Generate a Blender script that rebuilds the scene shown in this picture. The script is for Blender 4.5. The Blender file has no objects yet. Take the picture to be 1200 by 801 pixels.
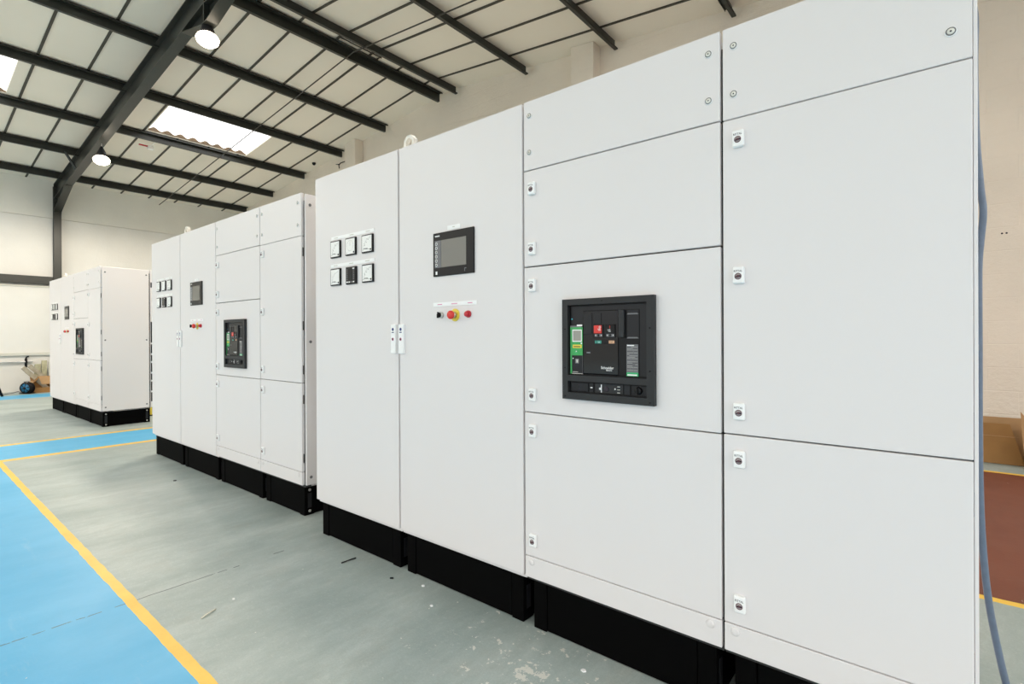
import bpy, bmesh, math, random
from mathutils import Vector, Matrix
random.seed(7)
C = bpy.context.scene.collection
SC = bpy.context.scene
PI = math.pi

# ------------------------------------------------------------------ materials
def mat(name, col, rough=0.5, metal=0.0, spec=0.5, bump=0.0, bscale=200.0, var=0.0, vscale=3.0, emit=None, estr=0.0):
    m = bpy.data.materials.new(name); m.use_nodes = True
    nt = m.node_tree; b = nt.nodes['Principled BSDF']
    b.inputs['Base Color'].default_value = (*col, 1)
    b.inputs['Roughness'].default_value = rough
    b.inputs['Metallic'].default_value = metal
    b.inputs['Specular IOR Level'].default_value = spec
    tc = nt.nodes.new('ShaderNodeTexCoord')
    if bump:
        n = nt.nodes.new('ShaderNodeTexNoise'); n.inputs['Scale'].default_value = bscale; n.inputs['Detail'].default_value = 3
        nt.links.new(tc.outputs['Object'], n.inputs['Vector'])
        bp = nt.nodes.new('ShaderNodeBump'); bp.inputs['Strength'].default_value = bump; bp.inputs['Distance'].default_value = 0.01
        nt.links.new(n.outputs['Fac'], bp.inputs['Height']); nt.links.new(bp.outputs['Normal'], b.inputs['Normal'])
    if var:
        n = nt.nodes.new('ShaderNodeTexNoise'); n.inputs['Scale'].default_value = vscale; n.inputs['Detail'].default_value = 5
        nt.links.new(tc.outputs['Object'], n.inputs['Vector'])
        r = nt.nodes.new('ShaderNodeValToRGB')
        r.color_ramp.elements[0].position = .3; r.color_ramp.elements[1].position = .7
        r.color_ramp.elements[0].color = (*[c*(1-var) for c in col], 1)
        r.color_ramp.elements[1].color = (*[min(1, c*(1+var)) for c in col], 1)
        nt.links.new(n.outputs['Fac'], r.inputs['Fac']); nt.links.new(r.outputs['Color'], b.inputs['Base Color'])
    if emit:
        b.inputs['Emission Color'].default_value = (*emit, 1); b.inputs['Emission Strength'].default_value = estr
    return m

CAB   = mat('cabinet_grey_powder_coat', (.79, .757, .757), .42, bump=.012, bscale=900)
CARC  = mat('carcass_dark_grey', (.02, .02, .02), .6)
BLACK = mat('plinth_black', (.0014, .0014, .0015), .75, spec=.05, bump=.02, bscale=300)
PBLK  = mat('plastic_black', (.005, .005, .006), .4, spec=.25)
FRMG  = mat('breaker_frame_black', (.026, .027, .029), .5, spec=.3)
GBLK  = mat('glossy_black', (.005, .0055, .0065), .10, spec=.35)
DKGR  = mat('dark_grey_plastic', (.012, .0125, .015), .4, spec=.3)
MDGR  = mat('mid_grey_plastic', (.16, .16, .17), .45)
SCREEN= mat('grey_touch_screen', (.19, .18, .155), .25)
LCD   = mat('lcd_grey', (.33, .32, .28), .3)
WHITE = mat('white_plastic', (.93, .93, .93), .35)
PAPER = mat('meter_face_white', (.90, .90, .88), .4)
INK   = mat('ink_dark', (.03, .02, .03), .6)
INKRED= mat('ink_magenta', (.75, .35, .5), .6)
INKBLU= mat('ink_blue', (.03, .04, .18), .5)
STEEL = mat('bright_steel', (.62, .61, .58), .3, metal=.9)
RED   = mat('red_button', (.72, .035, .025), .3)
REDD  = mat('red_small_button', (.55, .015, .03), .3)
YEL   = mat('yellow_plastic', (.80, .62, .06), .35)
GREEN = mat('green_plastic', (.035, .36, .09), .35)
GREEN2= mat('green_label', (.03, .45, .16), .4)
TEAL  = mat('teal_label', (.04, .30, .24), .4)
ORNG  = mat('peach_label', (.72, .42, .25), .4)
LED   = mat('cyan_led', (.05, .5, .6), .3)
LOCKIN= mat('lock_insert_grey', (.42, .38, .385), .35)
PLATEL= mat('plate_print_grey', (.36, .35, .33), .5)
MAROON= mat('lock_insert', (.13, .045, .06), .4)
IVORY = mat('eye_bolt_cream', (.82, .80, .74), .4)
BEAM  = mat('dark_green_grey_steel_paint', (.022, .024, .020), .38, var=.12, vscale=4)
TBAR  = mat('ceiling_strip_dark', (.05, .046, .035), .6)
PIPEM = mat('conduit_dark', (.04, .037, .03), .5)
CARD  = mat('cardboard_brown', (.30, .155, .05), .85, var=.08, vscale=8)
CARD2 = mat('cardboard_light', (.43, .255, .12), .85, var=.08, vscale=8)
TIMB  = mat('weathered_timber', (.40, .36, .28), .8, var=.2, vscale=14)
TIMB2 = mat('green_grey_timber', (.42, .40, .27), .8, var=.25, vscale=10)
CABLE = mat('blue_grey_hose', (.12, .16, .225), .3, var=.08, vscale=60)
BLUEC = mat('reel_blue', (.012, .15, .30), .45)
GALV  = mat('galvanised_bar', (.50, .52, .53), .35, metal=.8)
GLOBE = mat('lamp_glass_lit', (1, 1, 1), .3, emit=(1, .86, .66), estr=4)
LEDGE = mat('ledge_grey_white', (.62, .61, .55), .6)
PINK  = mat('red_white_tag', (.75, .45, .45), .6)

def wall_mat(name, col, blocks=True, axis='x', var=.04, bump=.4):
    m = bpy.data.materials.new(name); m.use_nodes = True
    nt = m.node_tree; b = nt.nodes['Principled BSDF']; b.inputs['Roughness'].default_value = .75
    b.inputs['Specular IOR Level'].default_value = .3
    tc = nt.nodes.new('ShaderNodeTexCoord'); L = nt.links.new
    n = nt.nodes.new('ShaderNodeTexNoise'); n.inputs['Scale'].default_value = 1.3; n.inputs['Detail'].default_value = 6
    L(tc.outputs['Object'], n.inputs['Vector'])
    r = nt.nodes.new('ShaderNodeValToRGB'); r.color_ramp.elements[0].position = .3; r.color_ramp.elements[1].position = .7
    r.color_ramp.elements[0].color = (*[c*(1-var) for c in col], 1); r.color_ramp.elements[1].color = (*[c*(1+var) for c in col], 1)
    L(n.outputs['Fac'], r.inputs['Fac']); L(r.outputs['Color'], b.inputs['Base Color'])
    sx = nt.nodes.new('ShaderNodeSeparateXYZ'); L(tc.outputs['Object'], sx.inputs[0])
    cx = nt.nodes.new('ShaderNodeCombineXYZ'); L(sx.outputs['X' if axis == 'x' else 'Y'], cx.inputs[0]); L(sx.outputs['Z'], cx.inputs[1])
    br = nt.nodes.new('ShaderNodeTexBrick'); L(cx.outputs[0], br.inputs['Vector'])
    br.inputs['Scale'].default_value = 1; br.inputs['Brick Width'].default_value = .45; br.inputs['Row Height'].default_value = .225
    br.inputs['Mortar Size'].default_value = .006; br.inputs['Mortar Smooth'].default_value = .6
    n2 = nt.nodes.new('ShaderNodeTexNoise'); n2.inputs['Scale'].default_value = 22; n2.inputs['Detail'].default_value = 6; n2.inputs['Roughness'].default_value = .7
    L(tc.outputs['Object'], n2.inputs['Vector'])
    mx = nt.nodes.new('ShaderNodeMath'); mx.operation = 'MULTIPLY_ADD'
    L(br.outputs['Fac'], mx.inputs[0]); mx.inputs[1].default_value = -.35 if blocks else 0.0; L(n2.outputs['Fac'], mx.inputs[2])
    bp = nt.nodes.new('ShaderNodeBump'); bp.inputs['Strength'].default_value = bump if blocks else .12; bp.inputs['Distance'].default_value = .02
    L(mx.outputs[0], bp.inputs['Height']); L(bp.outputs['Normal'], b.inputs['Normal'])
    return m
W_FAR  = wall_mat('far_wall_cream_blockwork', (.74, .73, .70), True, 'y', bump=.15)
W_FARU = wall_mat('far_wall_upper_lining', (.775, .76, .705), False, 'y')
W_GAB  = wall_mat('gable_wall_cream_blockwork', (.80, .722, .625), True, 'x')
CEIL   = mat('ceiling_board_off_white', (.84, .785, .695), .7, var=.025, vscale=.8)

# translucent corrugated rooflight sheet
SHEET = bpy.data.materials.new('translucent_rooflight_sheet'); SHEET.use_nodes = True
nt = SHEET.node_tree; nt.nodes.remove(nt.nodes['Principled BSDF'])
tb = nt.nodes.new('ShaderNodeBsdfTranslucent'); tb.inputs['Color'].default_value = (.97, .97, .95, 1)
tt = nt.nodes.new('ShaderNodeBsdfTransparent'); tt.inputs['Color'].default_value = (1, 1, 1, 1)
ms = nt.nodes.new('ShaderNodeMixShader'); ms.inputs[0].default_value = .45
nt.links.new(tb.outputs[0], ms.inputs[1]); nt.links.new(tt.outputs[0], ms.inputs[2])
nt.links.new(ms.outputs[0], nt.nodes['Material Output'].inputs['Surface'])
GRIME = mat('brown_closure_strip', (.12, .08, .045), .8, var=.4, vscale=20)

# painted floor: grey with blue walkways, yellow lines and a red bay (paint follows world x, y)
def floor_material():
    m = bpy.data.materials.new('painted_concrete_floor'); m.use_nodes = True
    nt = m.node_tree; N = nt.nodes.new; L = nt.links.new; b = nt.nodes['Principled BSDF']
    tc = N('ShaderNodeTexCoord'); sp = N('ShaderNodeSeparateXYZ')
    wob = N('ShaderNodeTexNoise'); wob.inputs['Scale'].default_value = 9; wob.inputs['Detail'].default_value = 4
    L(tc.outputs['Object'], wob.inputs['Vector'])
    L(tc.outputs['Object'], sp.inputs[0])
    def M(op, a, c, clamp=False):
        n = N('ShaderNodeMath'); n.operation = op; n.use_clamp = clamp
        for i, v in enumerate((a, c)):
            if isinstance(v, (int, float)): n.inputs[i].default_value = v
            else: L(v, n.inputs[i])
        return n.outputs[0]
    w = M('MULTIPLY', M('SUBTRACT', wob.outputs['Fac'], .5), .014)
    X = M('ADD', sp.outputs['X'], w); Y = M('ADD', sp.outputs['Y'], w)
    def band(v, a, c): return M('MULTIPLY', M('GREATER_THAN', v, a), M('LESS_THAN', v, c))
    def noise(scale, detail=6, rough=.6, stretch=None, off=0):
        n = N('ShaderNodeTexNoise'); n.inputs['Scale'].default_value = scale; n.inputs['Detail'].default_value = detail; n.inputs['Roughness'].default_value = rough
        if stretch:
            mp = N('ShaderNodeMapping'); mp.inputs['Scale'].default_value = stretch; mp.inputs['Location'].default_value = (off, off, 0)
            L(tc.outputs['Object'], mp.inputs['Vector']); L(mp.outputs[0], n.inputs['Vector'])
        else: L(tc.outputs['Object'], n.inputs['Vector'])
        return n.outputs['Fac']
    def ramp(f, p0, p1, c0, c1):
        r = N('ShaderNodeValToRGB'); L(f, r.inputs['Fac'])
        r.color_ramp.elements[0].position = p0; r.color_ramp.elements[1].position = p1
        r.color_ramp.elements[0].color = (*c0, 1); r.color_ramp.elements[1].color = (*c1, 1)
        return r.outputs['Color']
    def mix(f, a, c, blend='MIX'):
        n = N('ShaderNodeMix'); n.data_type = 'RGBA'; n.blend_type = blend
        if isinstance(f, (int, float)): n.inputs[0].default_value = f
        else: L(f, n.inputs[0])
        for i, v in ((6, a), (7, c)):
            if isinstance(v, tuple): n.inputs[i].default_value = (*v, 1)
            else: L(v, n.inputs[i])
        return n.outputs[2]
    grey = ramp(noise(1.6, 8, .65, (1.6, .6, 1)), .3, .72, (.28, .345, .335), (.52, .58, .56))
    grey = mix(M('MULTIPLY', ramp(noise(5, 8, .7), .52, .70, (0, 0, 0), (1, 1, 1)), .25), grey, (.40, .37, .31))
    grey = mix(M('MULTIPLY', ramp(noise(14, 9, .78, (1.3, .5, 1), 2), .42, .62, (0, 0, 0), (1, 1, 1)), .30), grey, (.26, .31, .30))
    grey = mix(M('MULTIPLY', ramp(noise(60, 4, .7), .60, .68, (0, 0, 0), (1, 1, 1)), .22), grey, (.66, .67, .64))
    grey = mix(M('MULTIPLY', ramp(noise(140, 3, .8), .40, .60, (0, 0, 0), (1, 1, 1)), .22), grey, (.24, .28, .27))
    grey = mix(M('MULTIPLY', ramp(noise(34, 5, .75, (1, 1.6, 1), 4), .56, .66, (0, 0, 0), (1, 1, 1)), .16), grey, (.70, .72, .69))
    blue = ramp(noise(1.3, 7, .65, (1.5, .7, 1), 3), .3, .7, (.06, .39, .68), (.125, .48, .78))
    yell = ramp(noise(6, 4), .3, .7, (.82, .50, .055), (.88, .58, .09))
    redc = ramp(noise(4, 7, .7, (1, .25, 1), 5), .3, .7, (.15, .038, .020), (.20, .054, .028))
    aisle = M('MULTIPLY', band(Y, -.72, .708), M('GREATER_THAN', X, -7.20))
    cross = M('MULTIPLY', band(X, -8.14, -7.17), M('LESS_THAN', Y, 5.2))
    far = band(X, -15.08, -14.2)
    bl = M('MAXIMUM', M('MAXIMUM', aisle, cross), far)
    ya = M('MULTIPLY', M('MAXIMUM', band(Y, .703, .747), band(Y, -.76, -.716)), M('GREATER_THAN', X, -7.12))
    yc = M('MULTIPLY', M('MAXIMUM', band(X, -8.225, -8.125), band(X, -7.215, -7.105)), M('LESS_THAN', Y, 5.2))
    yr = M('MULTIPLY', M('MAXIMUM', band(Y, 3.205, 3.255), band(Y, 6.19, 6.25)), M('GREATER_THAN', X, -1.5))
    ye = M('MAXIMUM', M('MAXIMUM', ya, yc), yr)
    rd = M('MULTIPLY', band(Y, 3.23, 6.22), M('GREATER_THAN', X, -1.5))
    col = mix(bl, grey, blue); col = mix(rd, col, redc); col = mix(ye, col, yell)
    # expansion joint / hairline crack across the bay at x = -2.87
    jx = M('ABSOLUTE', M('SUBTRACT', M('ADD', sp.outputs['X'], M('MULTIPLY', w, 1.6)), -2.87), 0)
    brk = M('GREATER_THAN', noise(3.3, 5, .7, None), .45)
    joint = M('MULTIPLY', M('MULTIPLY', M('LESS_THAN', jx, .0045), brk), M('LESS_THAN', sp.outputs['Y'], 1.45))
    notyel = M('SUBTRACT', 1.0, ye)
    col = mix(M('MULTIPLY', M('MULTIPLY', joint, notyel), .72), col, (.06, .07, .07))
    # pale chips and scuffs, mostly near the front cabinets
    sx = M('SUBTRACT', sp.outputs['X'], -1.15); sy = M('SUBTRACT', sp.outputs['Y'], 1.5)
    dist = M('SQRT', M('ADD', M('MULTIPLY', sx, sx), M('MULTIPLY', sy, sy)), 0)
    near = M('SUBTRACT', 1.0, M('MULTIPLY', dist, 1.25), True)
    chips = M('GREATER_THAN', M('ADD', noise(11, 6, .72), M('MULTIPLY', near, .185)), .73)
    veins = M('GREATER_THAN', M('ADD', noise(26, 3, .6, None), M('MULTIPLY', near, .10)), .745)
    col = mix(M('MULTIPLY', M('MAXIMUM', chips, veins), .85), col, (.74, .72, .66))
    scuff = ramp(noise(2.2, 9, .75, (.5, 2.4, 1), 9), .60, .72, (0, 0, 0), (1, 1, 1))
    col = mix(M('MULTIPLY', M('MULTIPLY', scuff, notyel), .12), col, (.75, .76, .74))
    L(col, b.inputs['Base Color'])
    rr = N('ShaderNodeMapRange'); L(noise(3, 6), rr.inputs[0]); rr.inputs[3].default_value = .40; rr.inputs[4].default_value = .56
    L(rr.outputs[0], b.inputs['Roughness']); b.inputs['Specular IOR Level'].default_value = .42
    bp = N('ShaderNodeBump'); bp.inputs['Strength'].default_value = .06; bp.inputs['Distance'].default_value = .01
    L(noise(35, 5), bp.inputs['Height']); L(bp.outputs['Normal'], b.inputs['Normal'])
    return m
FLOOR = floor_material()

# ------------------------------------------------------------------ mesh helpers
class MB:
    """one mesh object in the making; every shape gets its own material"""
    def __init__(s): s.bm = bmesh.new(); s.mats = []
    def mi(s, m):
        if m not in s.mats: s.mats.append(m)
        return s.mats.index(m)
    def faces(s, vs, fs, m, smooth=False):
        bv = [s.bm.verts.new(v) for v in vs]; out = []; k = s.mi(m)
        for f in fs:
            try: fa = s.bm.faces.new([bv[i] for i in f])
            except ValueError: continue
            fa.material_index = k; fa.smooth = smooth; out.append(fa)
        return bv, out
    def box(s, x0, x1, y0, y1, z0, z1, m, bev=0.0, seg=2):
        vs = [(x, y, z) for x in (x0, x1) for y in (y0, y1) for z in (z0, z1)]
        fs = [(0, 1, 3, 2), (4, 6, 7, 5), (0, 4, 5, 1), (2, 3, 7, 6), (0, 2, 6, 4), (1, 5, 7, 3)]
        bv, fa = s.faces(vs, fs, m)
        if bev:
            ed = list({e for f in fa for e in f.edges})
            bmesh.ops.bevel(s.bm, geom=ed, offset=bev, segments=seg, affect='EDGES', profile=.5, clamp_overlap=True, material=-1)
        return s
    def prism(s, poly, axis, a, b, m):
        """poly in the two other axes (in x,y,z order), swept along axis from a to b"""
        def P(u, v, t): return {'x': (t, u, v), 'y': (u, t, v), 'z': (u, v, t)}[axis]
        n = len(poly); vs = [P(u, v, a) for u, v in poly] + [P(u, v, b) for u, v in poly]
        fs = [tuple(range(n))[::-1], tuple(range(n, 2*n))] + [(i, (i+1) % n, n+(i+1) % n, n+i) for i in range(n)]
        s.faces(vs, fs, m); return s
    def rod(s, p, q, r0, m, r1=None, seg=16, caps=True, smooth=True):
        p = Vector(p); q = Vector(q); r1 = r0 if r1 is None else r1; d = (q-p).normalized()
        a = d.orthogonal().normalized(); b = d.cross(a)
        vs = [tuple(p+(a*math.cos(2*PI*i/seg)+b*math.sin(2*PI*i/seg))*r0) for i in range(seg)]
        vs += [tuple(q+(a*math.cos(2*PI*i/seg)+b*math.sin(2*PI*i/seg))*r1) for i in range(seg)]
        s.faces(vs, [(i, (i+1) % seg, seg+(i+1) % seg, seg+i) for i in range(seg)], m, smooth)
        if caps:
            s.faces(vs[:seg], [tuple(range(seg))[::-1]], m); s.faces(vs[seg:], [tuple(range(seg))], m)
        return s
    def lathe(s, o, axis, prof, m, seg=20, smooth=True):
        """prof: (distance along axis, radius)"""
        o = Vector(o); d = Vector(axis).normalized(); a = d.orthogonal().normalized(); b = d.cross(a); vs = []; fs = []
        for t, r in prof:
            vs += [tuple(o+d*t+(a*math.cos(2*PI*i/seg)+b*math.sin(2*PI*i/seg))*max(r, 1e-5)) for i in range(seg)]
        for k in range(len(prof)-1):
            for i in range(seg): fs.append((k*seg+i, k*seg+(i+1) % seg, (k+1)*seg+(i+1) % seg, (k+1)*seg+i))
        fs.append(tuple(range(seg))[::-1]); fs.append(tuple(range((len(prof)-1)*seg, len(prof)*seg)))
        s.faces(vs, fs, m, smooth); return s
    def ring(s, o, axis, r, t, m, seg=20, tseg=8):
        o = Vector(o); d = Vector(axis).normalized(); a = d.orthogonal().normalized(); b = d.cross(a); vs = []; fs = []
        for i in range(seg):
            e = a*math.cos(2*PI*i/seg)+b*math.sin(2*PI*i/seg)
            for j in range(tseg): vs.append(tuple(o+e*(r+t*math.cos(2*PI*j/tseg))+d*t*math.sin(2*PI*j/tseg)))
        for i in range(seg):
            for j in range(tseg): fs.append((i*tseg+j, ((i+1) % seg)*tseg+j, ((i+1) % seg)*tseg+(j+1) % tseg, i*tseg+(j+1) % tseg))
        s.faces(vs, fs, m, True); return s
    def tube(s, pts, r, m, seg=10):
        pts = [Vector(p) for p in pts]; vs = []; fs = []; ref = Vector((0, 1, .01)); n = len(pts)
        for i, p in enumerate(pts):
            d = (pts[min(i+1, n-1)]-pts[max(i-1, 0)]).normalized()
            a = d.cross(ref)
            if a.length < 1e-3: a = d.orthogonal()
            a.normalize(); b = d.cross(a)
            vs += [tuple(p+(a*math.cos(2*PI*k/seg)+b*math.sin(2*PI*k/seg))*r) for k in range(seg)]
        for i in range(n-1):
            for k in range(seg): fs.append((i*seg+k, i*seg+(k+1) % seg, (i+1)*seg+(k+1) % seg, (i+1)*seg+k))
        fs.append(tuple(range(seg))[::-1]); fs.append(tuple(range((n-1)*seg, n*seg)))
        s.faces(vs, fs, m, True); return s
    def text(s, txt, x, y, z, size, m, align='LEFT', squash=1.0):
        """flat lettering facing -y, baseline at z"""
        for v, f in [glyphs(txt, align)]:
            s.faces([(x+a*size*squash, y, z+b*size) for a, b in v], f, m)
        return s
    def build(s, name, parent=None):
        bmesh.ops.remove_doubles(s.bm, verts=s.bm.verts, dist=1e-6)
        bmesh.ops.recalc_face_normals(s.bm, faces=s.bm.faces)
        me = bpy.data.meshes.new(name); s.bm.to_mesh(me); s.bm.free()
        for m in s.mats: me.materials.append(m)
        o = bpy.data.objects.new(name, me); C.objects.link(o)
        if parent: o.parent = parent
        return o

_G = {}
def glyphs(txt, align):
    if (txt, align) not in _G:
        cu = bpy.data.curves.new('lettering', 'FONT'); cu.body = txt; cu.size = 1.0; cu.align_x = align; cu.resolution_u = 2; cu.offset = .012
        o = bpy.data.objects.new('lettering', cu); C.objects.link(o)
        dg = bpy.context.evaluated_depsgraph_get(); e = o.evaluated_get(dg); me = e.to_mesh()
        _G[(txt, align)] = ([(v.co.x, v.co.y) for v in me.vertices], [tuple(p.vertices) for p in me.polygons])
        e.to_mesh_clear(); bpy.data.objects.remove(o); bpy.data.curves.remove(cu)
    return _G[(txt, align)]

def tag(o, label=None, cat=None, group=None, kind=None):
    if label: o['label'] = label
    if cat: o['category'] = cat
    if group: o['group'] = group
    if kind: o['kind'] = kind
    return o
def struct(o): o['kind'] = 'structure'; return o
def empty(name, loc, rz=0, **k):
    o = bpy.data.objects.new(name, None); C.objects.link(o); o.location = loc; o.rotation_euler = (0, 0, rz); o.empty_display_size = .1
    return tag(o, **k)
def copy_tree(o, parent=None):
    c = o.copy(); C.objects.link(c)
    if parent: c.parent = parent
    for ch in list(o.children): copy_tree(ch, c)
    return c

# ------------------------------------------------------------------ room shell
SL, RX, RZ = .104, -7.06, 5.885
XF, YG, XN, YE = -16.12, 6.80, 2.6, -9.0        # far wall, gable wall, near end of roof, open end
def roof(x): return RZ - SL*abs(x-RX)

f = MB(); f.faces([(XF-.3, YE-6, 0), (9, YE-6, 0), (9, YG+.2, 0), (XF-.3, YG+.2, 0)], [(0, 1, 2, 3)], FLOOR)
struct(f.build('floor'))

w = MB(); w.box(XF-.25, XF, YE, YG+.25, 0, 4.05, W_FAR); w.box(XF-.25, XF-.006, YE, YG+.25, 4.058, roof(XF)+.02, W_FARU)
w.box(XF, XF+.05, YE, YG, 0, 2.40, W_FAR)
struct(w.build('wall_far'))
GZ = .64
g = MB()
g.prism([(XF, 0), (XN+2, 0), (XN+2, roof(XN+2)-GZ), (RX, RZ-GZ), (XF, roof(XF)-GZ)], 'y', YG, YG+.25, W_GAB)
g.prism([(XF, roof(XF)-GZ+.006), (RX, RZ-GZ+.006), (XN+2, roof(XN+2)-GZ+.006), (XN+2, roof(XN+2)), (RX, RZ), (XF, roof(XF))], 'y', YG+.006, YG+.25, W_GAB)
for hx in (.558, .590): g.lathe((hx, YG+.0005, 2.19), (0, -1, 0), [(0, .009), (.001, .008)], INK, 10)
struct(g.build('wall_right'))
for i, (a, b) in enumerate(((-10.19, -9.80), (-4.19, -3.80))):
    p = MB(); p.prism([(a, 0), (b, 0), (b, roof(b)-.005), (a, roof(a)-.005)], 'y', 6.60, YG, W_GAB)
    struct(p.build('trim_%d' % (i+1)))
t = MB(); t.box(XF+.05, XF+.11, YE, YG, .82, .885, LEDGE, .006); struct(t.build('trim_3'))
t = MB(); t.box(XF-.01, XF+.075, YE, YG, 2.40, 2.435, LEDGE, .004); struct(t.build('trim_4'))

# ceiling boards with openings for the rooflights: two seen, the rest unseen and added for daylight
LIGHTS = [(-8.78, -7.36, -1.02, .88), (-15.33, -13.95, -1.02, 1.30), (-12.10, -10.66, 3.36, 5.26), (-12.10, -10.66, -.56, 1.34), (-12.10, -10.66, -4.5, -2.6), (-12.10, -10.66, -8.4, -6.5),
          (-3.45, -2.02, 3.36, 5.26), (-3.45, -2.02, -4.5, -2.6), (-3.45, -2.02, -8.4, -6.5)]
ce = MB()
xs = sorted({XF-.2, RX, XN+2} | {v for l in LIGHTS for v in l[:2]}); ys = sorted({YE, YG+.2} | {v for l in LIGHTS for v in l[2:]})
for i in range(len(xs)-1):
    for j in range(len(ys)-1):
        cx, cy = (xs[i]+xs[i+1])/2, (ys[j]+ys[j+1])/2
        if any(l[0] < cx < l[1] and l[2] < cy < l[3] for l in LIGHTS): continue
        ce.faces([(x, y, roof(x)) for x, y in ((xs[i], ys[j]), (xs[i+1], ys[j]), (xs[i+1], ys[j+1]), (xs[i], ys[j+1]))], [(0, 1, 2, 3)], CEIL)
for a, b, c, d in LIGHTS:
    for p, q in (((a, c), (b, c)), ((b, c), (b, d)), ((b, d), (a, d)), ((a, d), (a, c))):
        ce.faces([(*p, roof(p[0])), (*q, roof(q[0])), (*q, roof(q[0])+.09), (*p, roof(p[0])+.09)], [(0, 1, 2, 3)], CEIL)
struct(ce.build('ceiling'))
for n, (a, b, c, d) in enumerate(LIGHTS):
    s = MB(); N = 96; vs = []
    for k in range(N+1):
        y = c-.03+(d-c+.06)*k/N; h = .070+.028*math.cos(2*PI*(y-c)/.2375+PI)
        vs += [(a-.04, y, roof(a-.04)+h), (b+.04, y, roof(b+.04)+h)]
    s.faces(vs, [(2*k, 2*k+1, 2*k+3, 2*k+2) for k in range(N)], SHEET, True)
    wn = struct(s.build('window_%d' % (n+1)))  # seen rooflights and the added daylight openings alike
    s = MB(); vs = []
    for k in range(N+1):                       # wavy filler between sheet and the lower lip
        y = c+(d-c)*k/N; h = .068+.030*math.cos(2*PI*(y-c)/.2375+PI)
        vs += [(a+.012, y, roof(a)+.012), (a+.012, y, roof(a)+h)]
    s.faces(vs, [(2*k, 2*k+1, 2*k+3, 2*k+2) for k in range(N)], GRIME)
    s.build('window_filler', wn)

# dark cover strips between the ceiling boards: they run up the slope
n = 5
for y in (.31, .91, 1.51, 2.11, 2.71, 3.31, 3.90, 4.50, 5.10, 5.69, 6.32):
    s = MB()
    for xa, xb in ((XF, RX), (RX, XN+2)):
        hole = [(l[0], l[1]) for l in LIGHTS if l[2]-.01 < y < l[3]+.01 and xa <= l[0] < xb]
        segs = [(xa, xb)]
        for h0, h1 in hole: segs = [q for p in segs for q in ((p[0], h0), (h1, p[1])) ] if segs else segs
        for a, b in segs: s.prism([(a, roof(a)-.014), (b, roof(b)-.014), (b, roof(b)-.001), (a, roof(a)-.001)], 'y', y-.017, y+.017, TBAR)
    struct(s.build('trim_%d' % n)); n += 1

# ------------------------------------------------------------------ steelwork
def purlin(x, lab, dep=.115, dz=0):
    """Z section running along y under the boards; web on the uphill face"""
    zt = roof(x)-.004; zb = roof(x)-dep-dz; t = .006; fl = .05; ft = .085
    z = MB(); y0, y1 = YE, YG-.055
    z.box(x-t/2, x+t/2, y0, y1, zb, zt, BEAM)
    g = 1 if x < -7 else -1
    B = lambda a, b, za, zb_: z.box(min(a, b), max(a, b), y0, y1, za, zb_, BEAM)
    B(x, x+g*ft, zt-.014, zt-.014+t); B(x+g*(ft-t), x+g*ft, zt-.034, zt-.008)
    B(x, x-g*fl, zb, zb+t); B(x-g*(fl-t), x-g*fl, zb, zb+.018)
    return tag(z.build('roof_purlin'), lab, 'beam', 'roof purlins')
ordn = ['first', 'second', 'third', 'fourth', 'fifth']
for i, x in enumerate((-15.45, -13.85, -12.20, -10.525, -8.90)):
    purlin(x, 'dark green steel roof purlin, %s one up from the far wall' % ordn[i], .142)
purlin(-7.24, 'deep dark roof purlin on the far side of the ridge', .160)
purlin(-6.80, 'dark roof purlin just on the near side of the ridge', .145)
for i, x in enumerate((-5.16, -3.527, -1.896, -.268)):
    purlin(x, 'dark green steel roof purlin, %s one down the near slope from the ridge pair' % ordn[i], .145)

def isec(mb, y0, y1, prof):
    pass
# rafter + haunches (portal frame) at y 2.57..2.71
RY0, RY1, RD0, RD1 = 2.565, 2.705, .115, .46
rf = empty('steel_rafter', (RX, (RY0+RY1)/2, RZ-RD1), label='large dark steel roof rafter running from the far wall column up to the ridge', cat='beam')
def loc(mb_obj, parent):                      # keep world position under a parent that has a location
    mb_obj.parent = parent; mb_obj.location = -Vector(parent.location); return mb_obj
m_ = MB(); cyy = (RY0+RY1)/2
for xa, xb in ((-15.97, RX), (RX, XN+1)):
    m_.prism([(xa, roof(xa)-RD1), (xb, roof(xb)-RD1), (xb, roof(xb)-RD1+.014), (xa, roof(xa)-RD1+.014)], 'y', RY0, RY1, BEAM)
    m_.prism([(xa, roof(xa)-RD0-.014), (xb, roof(xb)-RD0-.014), (xb, roof(xb)-RD0), (xa, roof(xa)-RD0)], 'y', RY0, RY1, BEAM)
    m_.prism([(xa, roof(xa)-RD1+.014), (xb, roof(xb)-RD1+.014), (xb, roof(xb)-RD0-.014), (xa, roof(xa)-RD0-.014)], 'y', cyy-.005, cyy+.005, BEAM)
loc(m_.build('rafter_section'), rf)
h = MB(); xa, xb = -15.97, -14.82
h.prism([(xa, 4.20), (xb, roof(xb)-RD1), (xa, roof(xa)-RD1)], 'y', cyy-.005, cyy+.005, BEAM)
h.prism([(xa, 4.20), (xb, roof(xb)-RD1-.012), (xb, roof(xb)-RD1), (xa, 4.215)], 'y', RY0, RY1, BEAM)
h.box(xa, xa+.015, RY0, RY1, 4.16, roof(xa)-RD0, BEAM)
for zz in (4.28, 4.45, 4.62, 4.76):
    for yy in (RY0+.03, RY1-.03): h.lathe((xa+.015, yy, zz), (1, 0, 0), [(0, .016), (.014, .016)], BEAM, 6, False)
loc(h.build('eaves_haunch'), rf)
h = MB()
h.prism([(RX-.75, roof(RX-.75)-RD1), (RX-.08, 5.20), (RX+.08, 5.20), (RX+.75, roof(RX+.75)-RD1), (RX, RZ-RD1)], 'y', cyy-.005, cyy+.005, BEAM)
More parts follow.
